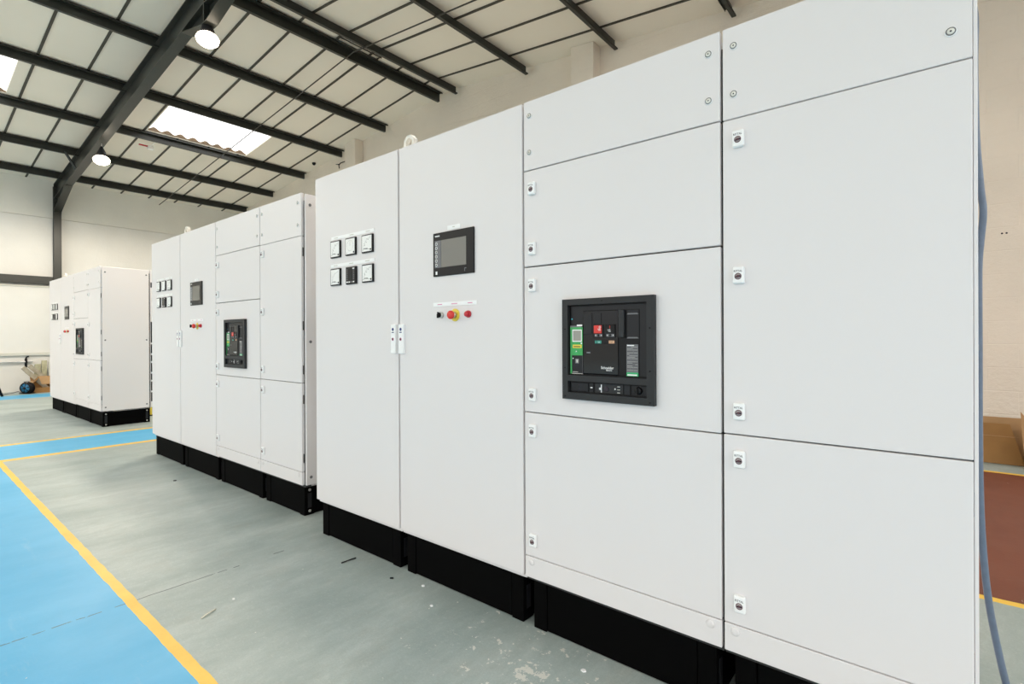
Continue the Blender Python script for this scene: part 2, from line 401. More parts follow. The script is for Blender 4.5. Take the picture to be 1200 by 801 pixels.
h.prism([(RX-.75, roof(RX-.75)-RD1), (RX-.08, 5.19), (RX+.08, 5.19), (RX+.75, roof(RX+.75)-RD1), (RX+.75, roof(RX+.75)-RD1-.012), (RX+.08, 5.178), (RX-.08, 5.178), (RX-.75, roof(RX-.75)-RD1-.012)], 'y', RY0, RY1, BEAM)
h.box(RX-.014, RX+.014, RY0, RY1, 5.19, RZ-RD0-.005, BEAM)
loc(h.build('ridge_haunch'), rf)
h = MB(); h.rod((-13.82, 2.40, roof(-13.96)-.09), (-13.82, 2.60, roof(-13.96)-RD1+.02), .018, BEAM, seg=6, smooth=False)
h.rod((-13.88, 2.40, roof(-13.96)-.09), (-13.88, 2.60, roof(-13.96)-RD1+.02), .018, BEAM, seg=6, smooth=False)
loc(h.build('knee_brace'), rf)

co = empty('steel_column', (XF, cyy, 0), label='dark steel column standing against the far wall under the rafter', cat='column')
m_ = MB(); xc = -15.97
m_.box(xc-.012, xc, RY0, RY1, .012, 4.80, BEAM); m_.box(XF+.052, XF+.064, RY0, RY1, .012, 4.80, BEAM); m_.box(XF+.064, xc-.012, cyy-.005, cyy+.005, .012, 4.80, BEAM)
loc(m_.build('column_section'), co)
m_ = MB(); m_.box(XF+.052, xc+.06, RY0-.05, RY1+.05, 0, .012, BEAM); loc(m_.build('base_plate'), co)

gi = MB(); gi.box(XF, -15.99, YE, RY0-.002, 2.475, 2.655, BEAM, .004)
tag(gi.build('wall_girt'), 'dark steel girt running level along the far wall left of the column', 'beam')

pc = MB()                                         # thin conduit under the boards at y=4.82, follows the slope
pc.tube([(x, 4.73, roof(x)-.155) for x in (XF+.06, -14, -12, -10, -8, -7.06, -6, -4, -2, 0, 2)], .010, PIPEM, 8)
tag(pc.build('ceiling_conduit'), 'thin dark conduit running up the ceiling slope past the bright rooflight', 'pipe')
rd = empty('ridge_tie', (-7.06, 4.84, 5.79), label='pair of thin dark rods lying between the two ridge purlins', cat='rod')
for dx in (-.055, .045):
    m_ = MB(); m_.rod((-7.06+dx, 4.47, 5.835), (-7.06+dx, 5.24, 5.835), .011, PIPEM, seg=8); loc(m_.build('rod'), rd)
for yy in (4.48, 5.23):
    m_ = MB(); m_.box(-7.225, -6.815, yy-.012, yy+.012, 5.846, 5.856, PIPEM); loc(m_.build('cross_strap'), rd)
tg = MB(); tg.box(-12.62, -12.53, 3.50, 3.60, 5.14, 5.215, WHITE, .01); tg.box(-12.60, -12.56, 3.35, 3.50, 5.185, 5.205, REDD)
tg.rod((-12.26, 3.55, 5.22), (-12.58, 3.55, 5.20), .008, WHITE, seg=6)
tag(tg.build('cable_clip'), 'small white clip with a red tail on the purlin beside the rooflight', 'clip')
hk = MB(); hk.tube([(-10.72, YG-.01, 5.18), (-10.66, YG-.06, 5.22), (-10.56, YG-.08, 5.245), (-10.42, YG-.05, 5.262)], .011, PBLK, 6); hk.tube([(-10.62, YG-.07, 5.23), (-10.74, YG-.08, 5.252)], .009, PBLK, 6)
tag(hk.build('wall_hook'), 'small black bent hook on the gable wall beside the pilaster', 'hook')
hs = MB(); hs.lathe((-11.5, 6.60, roof(-11.5)), (0, 0, -1), [(0, .045), (.02, .045), (.05, .03), (.06, .012)], PBLK, 12)
tag(hs.build('ceiling_sensor'), 'small round dark sensor on the ceiling near the gable wall', 'sensor')

# hanging lamps
def lamp(p, ztop, label, watt=190):
    x, y, z = p
    r = empty('hanging_lamp', p, label=label, cat='lamp', group='lit lamps hanging from the rafter')
    m_ = MB(); m_.lathe((0, 0, .03), (0, 0, 1), [(0, .075), (.03, .085), (.10, .06), (.16, .03), (.19, .02)], DKGR, 18); m_.build('lamp_cap', r)
    m_ = MB(); m_.lathe((0, 0, -.13), (0, 0, 1), [(0, .02), (.012, .07), (.05, .12), (.10, .135), (.14, .115), (.17, .07)], GLOBE, 24); m_.build('lamp_globe', r)
    m_ = MB(); m_.rod((0, 0, .205), (0, 0, ztop-z), .006, STEEL, seg=6); m_.build('hanging_wire', r)
    L = bpy.data.lights.new('lamp_light', 'SPOT'); L.energy = watt; L.color = (1, .89, .74); L.shadow_soft_size = .14; L.spot_size = math.radians(176); L.spot_blend = .25
    o = bpy.data.objects.new('lamp_light', L); C.objects.link(o); o.parent = r; o.location = (0, 0, -.22)
    return r
lamp((-7.12, 2.635, 5.055), 5.178, 'lit lamp hanging under the ridge of the rafter')
lamp((-12.12, 2.635, 4.615), roof(-12.12)-RD1, 'lit lamp hanging low on the rafter near the far wall column', 230)

for x_, y_, wt_, lb_ in ((-2.0, 2.635, 50, 'on the near end of the rafter'), (-12.1, -3.4, 180, 'over the far end of the blue walkway'), (-7.1, -3.4, 110, 'under the ridge beside the blue walkway')):     # unseen lamps added over the hall to brighten it
    lamp((x_, y_, 4.72 if x_ != -7.1 else 5.1), roof(x_)-(RD1 if y_ > 0 else .01), 'added fill lamp out of view over the hall, ' + lb_, wt_)
# ------------------------------------------------------------------ switchboard cubicles (front at local y=0, left edge x=0)
W1, W2, W3, W4 = .812, .823, .805, .61
ZB, ZT = .218, 2.20
def lock(parent, x, z, name='lock'):
    m_ = MB(); m_.box(x-.0175, x+.0175, -.015, .001, z-.027, z+.027, WHITE, .0055, 3)
    y = -.0152
    m_.text('RITTAL', x, y, z+.0095, .0088, INK, 'CENTER', .92)
    m_.ring((x, y, z-.004), (0, 1, 0), .0092, .0012, MAROON, 24, 6)
    m_.lathe((x, y+.0004, z-.004), (0, -1, 0), [(0, .0085), (.0006, .0085)], LOCKIN, 20)
    m_.prism([(x-.0090, z-.0065), (x-.002, z-.0005), (x+.003, z-.0005), (x+.0090, z-.0030), (x+.0085, z-.0060), (x+.002, z-.0075), (x-.003, z-.0078)], 'y', y-.0010, y-.0004, INK)
    m_.lathe((x, y-.0006, z-.004), (0, -1, 0), [(0, .0040), (.0010, .0036)], MAROON, 12)
    return m_.build(name, parent)
def screw(parent, x, z, y=0.0):
    m_ = MB(); m_.lathe((x, y+.001, z), (0, -1, 0), [(0, .0125), (.0035, .0125), (.0045, .0112)], WHITE, 20)
    m_.lathe((x, y-.0032, z), (0, -1, 0), [(0, .0105), (.0010, .0105), (.0012, .0080)], MDGR, 18)
    m_.lathe((x, y-.0040, z), (0, -1, 0), [(0, .0080), (.0016, .0072)], IVORY, 18)
    m_.lathe((x, y-.0055, z), (0, -1, 0), [(0, .0024), (.0004, .0022)], INK, 8)
    return m_.build('panel_screw', parent)
def plug(parent, x, z):
    m_ = MB(); m_.lathe((x, .001, z), (0, -1, 0), [(0, .0135), (.003, .0135), (.0045, .011)], CAB, 20); return m_.build('cap_plug', parent)
def plinth(root, w, ends=()):
    b = MB(); b.box(.095, w-.095, .030, .055, .004, .196, BLACK, .003); b.box(.095, w-.095, .55, .575, .004, .196, BLACK, .003)
    for x0 in (.030, w-.045): b.box(x0, x0+.015, .10, .51, .004, .196, BLACK, .002)
    p = b.build('plinth', root)
    for x0, x1 in ((.028, .092), (w-.092, w-.028)):
        for y0, y1 in ((.027, .10), (.505, .578)):
            c = MB(); c.box(x0, x1, y0, y1, 0, .2, BLACK, .003)
            ex = x0 if x0 < w/2 else x1; sg = -1 if x0 < w/2 else 1
            for zz in ((.028, .172) if sg in ends else ()): c.lathe((ex, (y0+y1)/2, zz), (sg, 0, 0), [(0, .010), (.003, .010), (.004, .006)], STEEL, 12)
            c.box(min(ex, ex+sg*.002), max(ex, ex+sg*.002), (y0+y1)/2-.014, (y0+y1)/2+.014, .05, .15, DKGR)
            c.build('plinth_corner', p)
    return p
def carcass(root, w, inset=.014, end=False):
    e_ = .002 if inset > .01 else inset
    b = MB(); b.box(e_, w-e_, .021, .575, .20, 2.15 if inset > .01 else 2.188, CARC if inset > .01 else CAB, .0005)
    b.box(.002, w-.002, .060, .580, .20, 2.196, CAB, .003)
    body = b.build('carcass', root)
    m_ = MB(); m_.box(.004, w+.012 if end else w-.004, .576, .604, .215, 2.192, CAB, .003); R_ = m_.build('rear_panel', root)
    if end:                                # dark slots down the rear edge
        m_ = MB(); rs = random.Random(5); m_.box(w+.010, w+.0135, .580, .602, 1.946, 2.02, PBLK); m_.build('slot_cover', R_); m_ = MB(); z = 1.45; k = 0
        while z > .30:
            h_ = .30 if k == 0 else rs.choice((.05, .09, .13)); m_.box(w+.010, w+.0135, .580, .602, max(.24, z-h_), z, PBLK); m_.box(w+.0105, w+.0125, .598, .602, max(.22, z-h_-.026), z-h_, PBLK); z -= h_+.025; k += 1
        m_.build('slot_strip', R_)
    return body
def door_leaf(root, x0, x1, z0, z1, name='door', bev=.0028):
    d = MB(); d.box(x0, x1, 0, .020, z0, z1, CAB, bev); return d.build(name, root)
def eye(root, x, y):
    m_ = MB(); R, r, t = .043, .026, .013; n = 8; z = ZT+.036; vs = []; fs = []
    for k in range(n):
        a = 2*PI*(k+.5)/n
        for rr, yy in ((R, y-t), (R, y+t), (r, y+t), (r, y-t)): vs.append((x+rr*math.cos(a), yy, z+rr*math.sin(a)*(1 if rr == R else 1)))
    for k in range(n):
        q = (k+1) % n
        for j in range(4): fs.append((k*4+j, q*4+j, q*4+(j+1) % 4, k*4+(j+1) % 4))
    m_.faces(vs, fs, IVORY); m_.lathe((x, y, ZT-.004), (0, 0, 1), [(0, .034), (.008, .034), (.012, .026)], IVORY, 20)
    return m_.build('lifting_eye', root)
def door_handle(door, x):
    m_ = MB(); z0, z1 = 1.135, 1.287
    m_.box(x-.0185, x+.0185, -.016, .001, z0, z1, WHITE, .004)
    m_.box(x-.0185, x+.0185, -.0165, -.013, z0+.003, z0+.018, WHITE, .002)
    m_.lathe((x, -.0158, z1-.026), (0, -1, 0), [(0, .0085), (.0008, .0080)], INKBLU, 16)
    m_.box(x-.009, x+.009, -.0165, -.0158, z1-.044, z1-.039, INKBLU)
    m_.lathe((x, -.0158, z1-.077), (0, -1, 0), [(0, .0085), (.0016, .0080)], INKRED, 16); m_.lathe((x, -.0170, z1-.077), (0, -1, 0), [(0, .0064), (.0012, .0055)], MAROON, 14)
    m_.box(x-.0012, x+.0012, -.0188, -.0178, z1-.082, z1-.072, INK)
    return m_.build('door_handle', door)
def meter(root, x, z, kind):
    """96 mm panel instrument, lower-left corner at x, z"""
    s = .100; m_ = MB()
    m_.box(x, x+s, -.011, .001, z, z+s, PBLK, .002)
    M = m_.build('panel_meter', root); fc = MB(); y = -.0113
    if kind == 'digital':
        fc.box(x+.006, x+.094, y-.0010, -.0108, z+.006, z+.094, PBLK)
        fc.box(x+.030, x+.066, y-.0016, y-.0008, z+.022, z+.090, GBLK)
        for k in range(6): fc.box(x+.012, x+.022, y-.0016, y-.0008, z+.026+k*.011, z+.030+k*.011, MDGR); fc.box(x+.074, x+.086, y-.0016, y-.0008, z+.026+k*.011, z+.030+k*.011, MDGR)
        for k in range(4): fc.box(x+.010+k*.021, x+.024+k*.021, y-.0016, y-.0008, z+.009, z+.016, WHITE if k != 2 else MDGR)
        fc.box(x+.070, x+.088, y-.0016, y-.0008, z+.086, z+.091, WHITE); fc.build('meter_display', M); return M
    fc.box(x+.0065, x+.0935, y-.0008, -.0108, z+.0065, z+.0935, PAPER)
    yy = y-.0011
    if kind == 'sync':
        cx, cz = x+.05, z+.054
        for k in range(28):
            a = 2*PI*k/28; r0 = .030; fc.faces([(cx+r0*math.cos(a)-.0011, yy, cz+r0*math.sin(a)-.0011), (cx+r0*math.cos(a)+.0011, yy, cz+r0*math.sin(a)-.0011), (cx+r0*math.cos(a)+.0011, yy, cz+r0*math.sin(a)+.0011), (cx+r0*math.cos(a)-.0011, yy, cz+r0*math.sin(a)+.0011)], [(0, 1, 2, 3)], INK)
        fc.box(cx-.0006, cx+.0006, yy-.0002, yy, cz, cz+.025, INK)
        for sx in (-.034, .030): fc.box(x+.05+sx, x+.05+sx+.004, yy-.0002, yy, z+.012, z+.016, INK)
    else:
        cx, cz = x+.084, z+.016; A0, A1 = PI/2, PI
        for k in range(16):
            a = A0+(A1-A0)*k/15; r0, r1 = .060, .066 if k % 5 else .072
            dx, dz = math.cos(a), math.sin(a); px, pz = -dz*.0006, dx*.0006
            fc.faces([(cx+dx*r0-px, yy, cz+dz*r0-pz), (cx+dx*r0+px, yy, cz+dz*r0+pz), (cx+dx*r1+px, yy, cz+dz*r1+pz), (cx+dx*r1-px, yy, cz+dz*r1-pz)], [(0, 1, 2, 3)], INK)
        a = PI*.97; dx, dz = math.cos(a), math.sin(a); px, pz = -dz*.0006, dx*.0006
        fc.faces([(cx-px, yy-.0002, cz-pz), (cx+px, yy-.0002, cz+pz), (cx+dx*.066+px, yy-.0002, cz+dz*.066+pz), (cx+dx*.066-px, yy-.0002, cz+dz*.066-pz)], [(0, 1, 2, 3)], INK)
        if kind != 'plain':
            for k in range(3): fc.box(x+.030+k*.016, x+.034+k*.016, yy-.0002, yy, z+.040+k*.014, z+.044+k*.014, MDGR)
        fc.box(x+.022, x+.058, yy-.0002, yy, z+.020, z+.024, MDGR)
    fc.lathe((x+.086, y-.0008, z+.015), (0, -1, 0), [(0, .0055), (.0015, .0050)], PBLK, 12)
    fc.build('meter_face', M); return M
def label_strip(root, x0, x1, z0, z1, marks, ink=MDGR):
    m_ = MB(); m_.box(x0, x1, -.0025, .0005, z0, z1, WHITE, .0006)
    for a, b in marks: m_.box(x0+a, x0+b, -.0028, -.0024, (z0+z1)/2-.0022, (z0+z1)/2+.0022, ink)
    return m_.build('label_strip', root)

def make_u1():
    r = empty('switchboard_cubicle', (0, 0, 0)); w = W1
    plinth(r, w, (-1,)); carcass(r, w, .004)
    d = door_leaf(r, .003, w-.006, ZB, ZT, bev=.004); door_handle(d, w-.030)
    ox = 2.95
    for x, z, k in ((-2.763, 1.690, 'a'), (-2.608, 1.690, 'sync'), (-2.449, 1.688, 'a'), (-2.763, 1.526, 'plain'), (-2.604, 1.524, 'digital'), (-2.447, 1.524, 'b')):
        meter(r, x+ox, z, k)
    mk = [(.03, .07), (.19, .23), (.345, .385)]
    label_strip(r, .185, .606, 1.798, 1.817, mk, LEDGE); label_strip(r, .180, .608, 1.634, 1.654, mk, LEDGE)
    return r
def make_u2():
    r = empty('switchboard_cubicle', (0, 0, 0)); w = W2; ox = 2.138
    plinth(r, w); carcass(r, w, .004)
    d = door_leaf(r, .006, w-.006, ZB, ZT, bev=.004); door_handle(d, .0335)
    eye(r, .035, .055)
    # touch panel
    x0, x1, z0, z1 = -1.864+ox, -1.594+ox, 1.513, 1.722
    m_ = MB(); m_.box(x0, x1, -.008, .001, z0, z1, PBLK, .002); T = m_.build('touch_panel', r)
    m_ = MB(); y = -.0085
    m_.box(x0+.013, x0+.056, y-.0004, -.0078, 1.554, 1.684, MDGR)
    m_.box(x0+.0575, x0+.224, y-.0006, -.0078, 1.554, 1.684, SCREEN); m_.build('screen', T)
    m_ = MB()
    for k in range(6):
        zc = 1.567+k*.0204; m_.lathe((x0+.024, -.0080, zc), (0, -1, 0), [(0, .0078), (.0012, .0078)], WHITE, 14); m_.lathe((x0+.024, -.0090, zc), (0, -1, 0), [(0, .0042), (.0008, .004)], DKGR, 12)
        m_.box(x0+.038, x0+.050, -.0095, -.0085, zc-.005, zc+.005, MDGR)
    m_.build('button_column', T)
    m_ = MB()
    for a, b in ((.015, .020), (.0215, .027), (.0285, .034), (.0355, .039), (.0405, .046)): m_.box(x0+a, x0+b, -.0084, -.0079, 1.703, 1.709, WHITE)
    m_.build('maker_lettering', T); m_ = MB(); m_.box(x0+.018, x0+.030, -.0088, -.0079, 1.521, 1.537, WHITE, .001); m_.build('status_window', T); m_ = MB()
    m_.box(x0+.212, x0+.215, -.0084, -.0079, 1.524, 1.540, MDGR); m_.box(x0+.212, x0+.224, -.0084, -.0079, 1.537, 1.540, MDGR)
    m_.build('corner_mark', T)
    label_strip(r, -1.770+ox, -1.684+ox, 1.729, 1.749, [(.035, .05)], LEDGE)
    label_strip(r, -1.870+ox, -1.583+ox, 1.368, 1.387, [(.03, .062), (.125, .165), (.232, .262)], INKRED)
    # selector switch, emergency stop, red push button
    m_ = MB(); c = (-1.815+ox, -.001, 1.326); m_.lathe((c[0], .001, c[2]), (0, -1, 0), [(0, .0155), (.010, .0155), (.014, .013)], STEEL, 20); S = m_.build('selector_switch', r)
    m_ = MB(); m_.lathe((c[0], -.012, c[2]), (0, -1, 0), [(0, .012), (.006, .0115), (.008, .010)], PBLK, 18); m_.box(c[0]-.004, c[0]+.004, -.030, -.018, c[2]-.0145, c[2]+.0145, PBLK, .003); m_.box(c[0]-.001, c[0]+.001, -.0305, -.0295, c[2]+.004, c[2]+.013, WHITE); m_.build('selector_knob', S)
    c = (-1.7215+ox, 1.324); m_ = MB(); m_.lathe((c[0], .001, c[1]), (0, -1, 0), [(0, .030), (.0035, .030), (.0045, .028)], YEL, 28); m_.lathe((c[0], -.003, c[1]), (0, -1, 0), [(0, .014), (.016, .014)], STEEL, 18)
    S = m_.build('emergency_stop', r)
    m_ = MB(); m_.lathe((c[0], -.017, c[1]), (0, -1, 0), [(0, .013), (.004, .014), (.007, .0195), (.014, .0205), (.019, .019), (.023, .014), (.025, .006)], RED, 28); m_.build('mushroom_head', S)
    c = (-1.634+ox, 1.326); m_ = MB(); m_.lathe((c[0], .001, c[1]), (0, -1, 0), [(0, .0165), (.007, .0165), (.010, .0145)], REDD, 20); S = m_.build('push_button', r)
    m_ = MB(); m_.lathe((c[0], -.008, c[1]), (0, -1, 0), [(0, .0125), (.010, .0125), (.013, .010)], REDD, 20); m_.build('button_cap', S)
    return r
def breaker(r, ox):
    X = lambda v: v+ox
    # frame with two openings
    fr = MB(); a, b, c, d = X(-1.104), X(-.726), .979, 1.3655; i0, i1 = X(-1.079), X(-.754)
    y0, y1 = -.020, .001
    for bx in ((a, b, 1.3425, d), (a, b, 1.050, 1.073), (a, b, c, 1.0055), (a, i0, 1.0055, 1.050), (i1, b, 1.0055, 1.050), (a, i0, 1.073, 1.3425), (i1, b, 1.073, 1.3425)):
        fr.box(bx[0], bx[1], y0, y1, bx[2], bx[3], FRMG)
    for sx, sz in ((X(-.742), 1.25), (X(-.742), 1.10), (X(-1.092), 1.25), (X(-1.092), 1.10), (X(-.93), 1.354), (X(-.742), .990), (X(-1.092), .990)):
        fr.lathe((sx, y0, sz), (0, -1, 0), [(0, .0035), (.0008, .003)], PBLK, 10)
    B = fr.build('circuit_breaker', r)
    m_ = MB(); m_.box(i0-.004, i1+.004, -.0030, .001, 1.069, 1.346, PBLK); m_.box(i0+.005, i1-.005, -.0050, -.002, 1.0775, 1.338, DKGR, .0015)
    m_.box(X(-1.015), X(-.868), -.010, -.004, 1.079, 1.319, GBLK, .003)
    for p in ((-1.012, -.975, 1.230, 1.309), (-.966, -.936, 1.268, 1.308)): m_.box(X(p[0]), X(p[1]), -.0125, -.0095, p[2], p[3], DKGR, .0015)
    m_.box(X(-1.000), X(-.983), -.0106, -.0095, 1.158, 1.163, MDGR)
    m_.lathe((X(-1.068), -.0045, 1.289), (0, -1, 0), [(0, .0035), (.001, .003)], LED, 10)
    m_.build('breaker_face', B)
    m_ = MB()                                   # control unit
    gx0, gx1 = X(-1.0725), X(-1.017)
    m_.box(gx0, gx1, -.0095, -.004, 1.078, 1.266, DKGR, .001); m_.box(gx0, gx1, -.0105, -.0093, 1.149, 1.257, GREEN); m_.box(gx0, gx0+.007, -.0105, -.0093, 1.078, 1.149, GREEN)
    m_.box(gx0, gx1-.004, -.0108, -.0093, 1.257, 1.263, MDGR); m_.box(gx0+.030, gx1-.002, -.0110, -.0093, 1.261, 1.267, WHITE)
    m_.box(gx0+.0095, gx1-.0035, -.0110, -.0103, 1.201, 1.248, PAPER); m_.box(gx0+.013, gx1-.007, -.0115, -.0108, 1.205, 1.244, LCD)
    m_.box(gx0+.011, gx1-.004, -.0112, -.0103, 1.177, 1.190, YEL); m_.box(gx0+.016, gx1-.010, -.0116, -.0110, 1.181, 1.184, INK)
    m_.lathe((gx0+.027, -.0104, 1.164), (0, -1, 0), [(0, .004), (.001, .003)], WHITE, 3, False); m_.box(gx0+.020, gx0+.036, -.0110, -.0103, 1.157, 1.160, GREEN2)
    m_.box(gx1-.008, gx1-.003, -.0115, -.0103, 1.192, 1.198, WHITE)
    m_.box(gx0+.022, gx0+.038, -.0101, -.0093, 1.118, 1.136, MDGR); m_.box(gx0+.027, gx0+.034, -.0104, -.0099, 1.121, 1.133, LEDGE)
    m_.box(gx0+.010, gx0+.014, -.0104, -.0093, 1.135, 1.139, WHITE)
    m_.box(gx0+.006, gx1, -.0101, -.0093, 1.078, 1.0795, PAPER); m_.box(gx0+.010, gx0+.034, -.0101, -.0093, 1.084, 1.086, LEDGE)
    m_.box(gx1-.0012, gx1, -.0101, -.0093, 1.078, 1.149, MDGR)
    m_.build('control_unit', B)
    for nm, p0, p1, mm, tx in (('off_button', -.969, -.9255, RED, 0), ('on_button', -.920, -.8765, PBLK, 1)):
        m_ = MB(); m_.box(X(p0), X(p1), -.0125, -.0095, 1.2175, 1.2655, PBLK, .0015)
        m_.box(X(p0)+.003, X(p1)-.008 if not tx else X(p1)-.003, -.0150, -.012, 1.233, 1.263, mm, .001)
        if not tx:
            m_.ring((X(p0)+.029, -.0152, 1.256), (0, 1, 0), .0035, .0009, WHITE, 16, 4)
            m_.text('push', X(p0)+.020, -.0152, 1.2475, .0062, WHITE); m_.text('OFF', X(p0)+.022, -.0152, 1.2420, .0062, WHITE)
        else:
            m_.box(X(p0)+.0205, X(p0)+.0225, -.0154, -.0149, 1.251, 1.261, RED); m_.text('push', X(p0)+.012, -.0152, 1.2445, .0062, WHITE); m_.text('ON', X(p0)+.015, -.0152, 1.238, .0062, WHITE)
        m_.box(X(p0)+.006, X(p1)-.006, -.0130, -.0122, 1.2205, 1.2305, MDGR); m_.lathe((X((p0+p1)/2), -.0128, 1.2255), (0, -1, 0), [(0, .0045), (.002, .004)], PBLK, 12)
        for sx in (.010, .034): m_.box(X(p0)+sx-.001, X(p0)+sx+.001, -.0133, -.0128, 1.223, 1.228, WHITE)
        m_.build(nm, B)
    m_ = MB(); m_.box(X(-.965), X(-.880), -.0108, -.0095, 1.1935, 1.2075, PBLK)
    m_.box(X(-.955), X(-.936), -.0115, -.0105, 1.1950, 1.2060, TEAL); m_.box(X(-.963), X(-.957), -.0115, -.0105, 1.195, 1.206, TEAL); m_.text('OK', X(-.950), -.0117, 1.198, .0055, WHITE)
    m_.box(X(-.905), X(-.882), -.0115, -.0105, 1.1955, 1.2060, ORNG); m_.text('charged', X(-.9035), -.0117, 1.1995, .0048, INK)
    m_.build('status_window', B)
    m_ = MB(); m_.text('Schneider', X(-.9385), -.0104, 1.1005, .0142, WHITE, 'LEFT', .93); m_.text('Electric', X(-.917), -.0103, 1.0935, .0080, WHITE); m_.build('maker_lettering', B)
    m_ = MB()                                   # spring charging lever in its slot
    m_.box(X(-.864), X(-.786), -.0060, -.004, 1.079, 1.319, PBLK, .002)
    m_.box(X(-.8355), X(-.7865), -.0085, -.0055, 1.214, 1.316, DKGR, .004)
    for zz in (1.214, 1.300): m_.prism([(X(-.834), zz), (X(-.788), zz), (X(-.793), zz+.005), (X(-.829), zz+.005)], 'y', -.0100, -.008, MDGR)
    m_.build('lever_slot', B)
    m_ = MB(); m_.box(X(-.864), X(-.841), -.0185, -.005, 1.217, 1.318, FRMG, .003); m_.build('charging_lever', B)
    m_ = MB(); m_.box(X(-.8355), X(-.7905), -.0080, -.0055, 1.092, 1.1925, MDGR); m_.box(X(-.8355), X(-.7905), -.0085, -.0055, 1.0785, 1.092, GREEN2)
    m_.box(X(-.832), X(-.795), -.0088, -.0083, 1.0805, 1.0855, PAPER)
    random.seed(3); m_.box(X(-.833), X(-.806), -.0085, -.0079, 1.1868, 1.1905, WHITE)
    for k in range(17):
        zz = 1.183-k*.0052; L = .006+random.random()*.028
        m_.box(X(-.833), X(-.833)+L, -.0083, -.0079, zz-.0007, zz+.0007, PLATEL if k % 3 else INK)
        m_.box(X(-.833)+L+.0025, X(-.7925), -.0083, -.0079, zz-.0007, zz+.0007, INK if k % 2 else PLATEL)
    m_.build('rating_plate', B)
    m_ = MB(); m_.box(i0-.003, i1+.003, -.0045, .001, 1.001, 1.0535, PBLK)     # racking panel
    m_.box(X(-1.0725), X(-.9945), -.008, -.004, 1.0105, 1.0455, DKGR, .002)
    for zz in (1.019, 1.036): m_.lathe((X(-1.035), -.0078, zz), (0, -1, 0), [(0, .003), (.0005, .003)], INK, 8)
    m_.box(X(-.989), X(-.972), -.0078, -.004, 1.0105, 1.0455, DKGR, .001); m_.box(X(-.985), X(-.976), -.0083, -.0076, 1.026, 1.030, WHITE)
    m_.box(X(-.966), X(-.850), -.0072, -.004, 1.0105, 1.0455, FRMG, .001)
    m_.lathe((X(-.944), -.0072, 1.026), (0, -1, 0), [(0, .005), (.0008, .005)], WHITE, 10); m_.box(X(-.9405), X(-.937), -.0079, -.007, 1.012, 1.042, WHITE)
    m_.lathe((X(-.918), -.0070, 1.026), (0, -1, 0), [(0, .0098), (.002, .0095), (.0022, .007)], INK, 18)
    m_.lathe((X(-.882), -.0072, 1.028), (0, -1, 0), [(0, .0045), (.0008, .004)], WHITE, 3, False)
    for k in range(3): m_.box(X(-.873), X(-.862), -.0078, -.007, 1.014+k*.011, 1.0165+k*.011, LEDGE)
    m_.box(X(-.845), X(-.822), -.0078, -.004, 1.0105, 1.0455, DKGR, .001)
    m_.box(X(-.815), X(-.7585), -.0078, -.004, 1.0105, 1.0455, DKGR, .001)
    m_.build('racking_panel', B)
    m_ = MB(); m_.lathe((X(-.789), -.007, 1.028), (0, -1, 0), [(0, .0145), (.010, .0130), (.012, .011)], PBLK, 20); m_.box(X(-.789)-.003, X(-.789)+.003, -.026, -.017, 1.017, 1.039, PBLK, .001); m_.build('rotary_knob', B)
    return B
def make_u3():
    r = empty('switchboard_cubicle', (0, 0, 0)); w = W3; ox = 1.310; plinth(r, w); carcass(r, w, .014)
    a, b = .004, w-.004
    p = door_leaf(r, a, b, 1.9135, ZT, 'top_panel')
    for x in (-1.275, -.5445):
        for z in (2.137, 1.9855): screw(p, x+ox, z)
    lx = -1.260+ox
    d = door_leaf(r, a, b, 1.5135, 1.9095); lock(d, lx, 1.832); lock(d, lx, 1.585)
    d = door_leaf(r, a, b, .909, 1.5085); lock(d, lx, 1.433); lock(d, lx, .982)
    breaker(r, ox)
    d = door_leaf(r, a, b, .309, .905); lock(d, lx, .833); lock(d, lx, .380)
    p = door_leaf(r, a, b, ZB, .3060, 'bottom_panel')
    for x in (-1.273, -.545): plug(p, x+ox, .285)
    return r
def make_u4():
    r = empty('switchboard_cubicle', (0, 0, 0)); w = W4; ox = .502; plinth(r, w, (1,)); carcass(r, w, .014, True)
    a, b = .004, w-.010
    p = door_leaf(r, a, b, 1.9095, ZT, 'top_panel')
    for x in (-.4635, .057):
        for z in (2.137, 1.985): screw(p, x+ox, z)
    lx = -.449+ox
    d = door_leaf(r, a, b, .912, 1.9065); lock(d, lx, 1.839); lock(d, lx, 1.412); lock(d, lx, .985)
    for z in (1.80, 1.30, 1.00): 
        h = MB(); h.rod((w-.0075, .012, z-.03), (w-.0075, .012, z+.03), .003, PBLK, seg=8); h.build('hinge', d)
    d = door_leaf(r, a, b, .309, .908); lock(d, lx, .835); lock(d, lx, .381)
    for z in (.80, .40):
        h = MB(); h.rod((w-.0075, .012, z-.03), (w-.0075, .012, z+.03), .003, PBLK, seg=8); h.build('hinge', d)
    p = door_leaf(r, a, b, ZB, .3060, 'bottom_panel')
    for x in (-.465, .055): plug(p, x+ox, .286)
    s = MB(); s.box(w-.001, w+.016, .018, .560, ZB, 2.192, CAB, .003); S = s.build('side_panel', r)
    for y in (.050, .528):
        for z in (2.12, 1.19, .27):
            k = MB(); k.lathe((w+.015, y, z), (1, 0, 0), [(0, .010), (.004, .010), (.006, .007)], MDGR, 14); k.build('panel_screw', S)
    return r
units = [(make_u1(), W1, 'door with six meters'), (make_u2(), W2, 'door with touch panel and red stop button'), (make_u3(), W3, 'cubicle with black circuit breaker'), (make_u4(), W4, 'narrow cubicle with tall blank door')]
TOT = W1+W2+W3+W4
rows = [((-2.952, 1.70), 0.0, 'nearest'), ((-3.277-TOT, 1.790), 0.0, 'middle'), (None, math.radians(.8), 'farthest')]
rx, ry = -8.737, 1.876
rows[2] = ((rx-TOT*math.cos(rows[2][1]), ry-TOT*math.sin(rows[2][1])), rows[2][1], 'farthest')
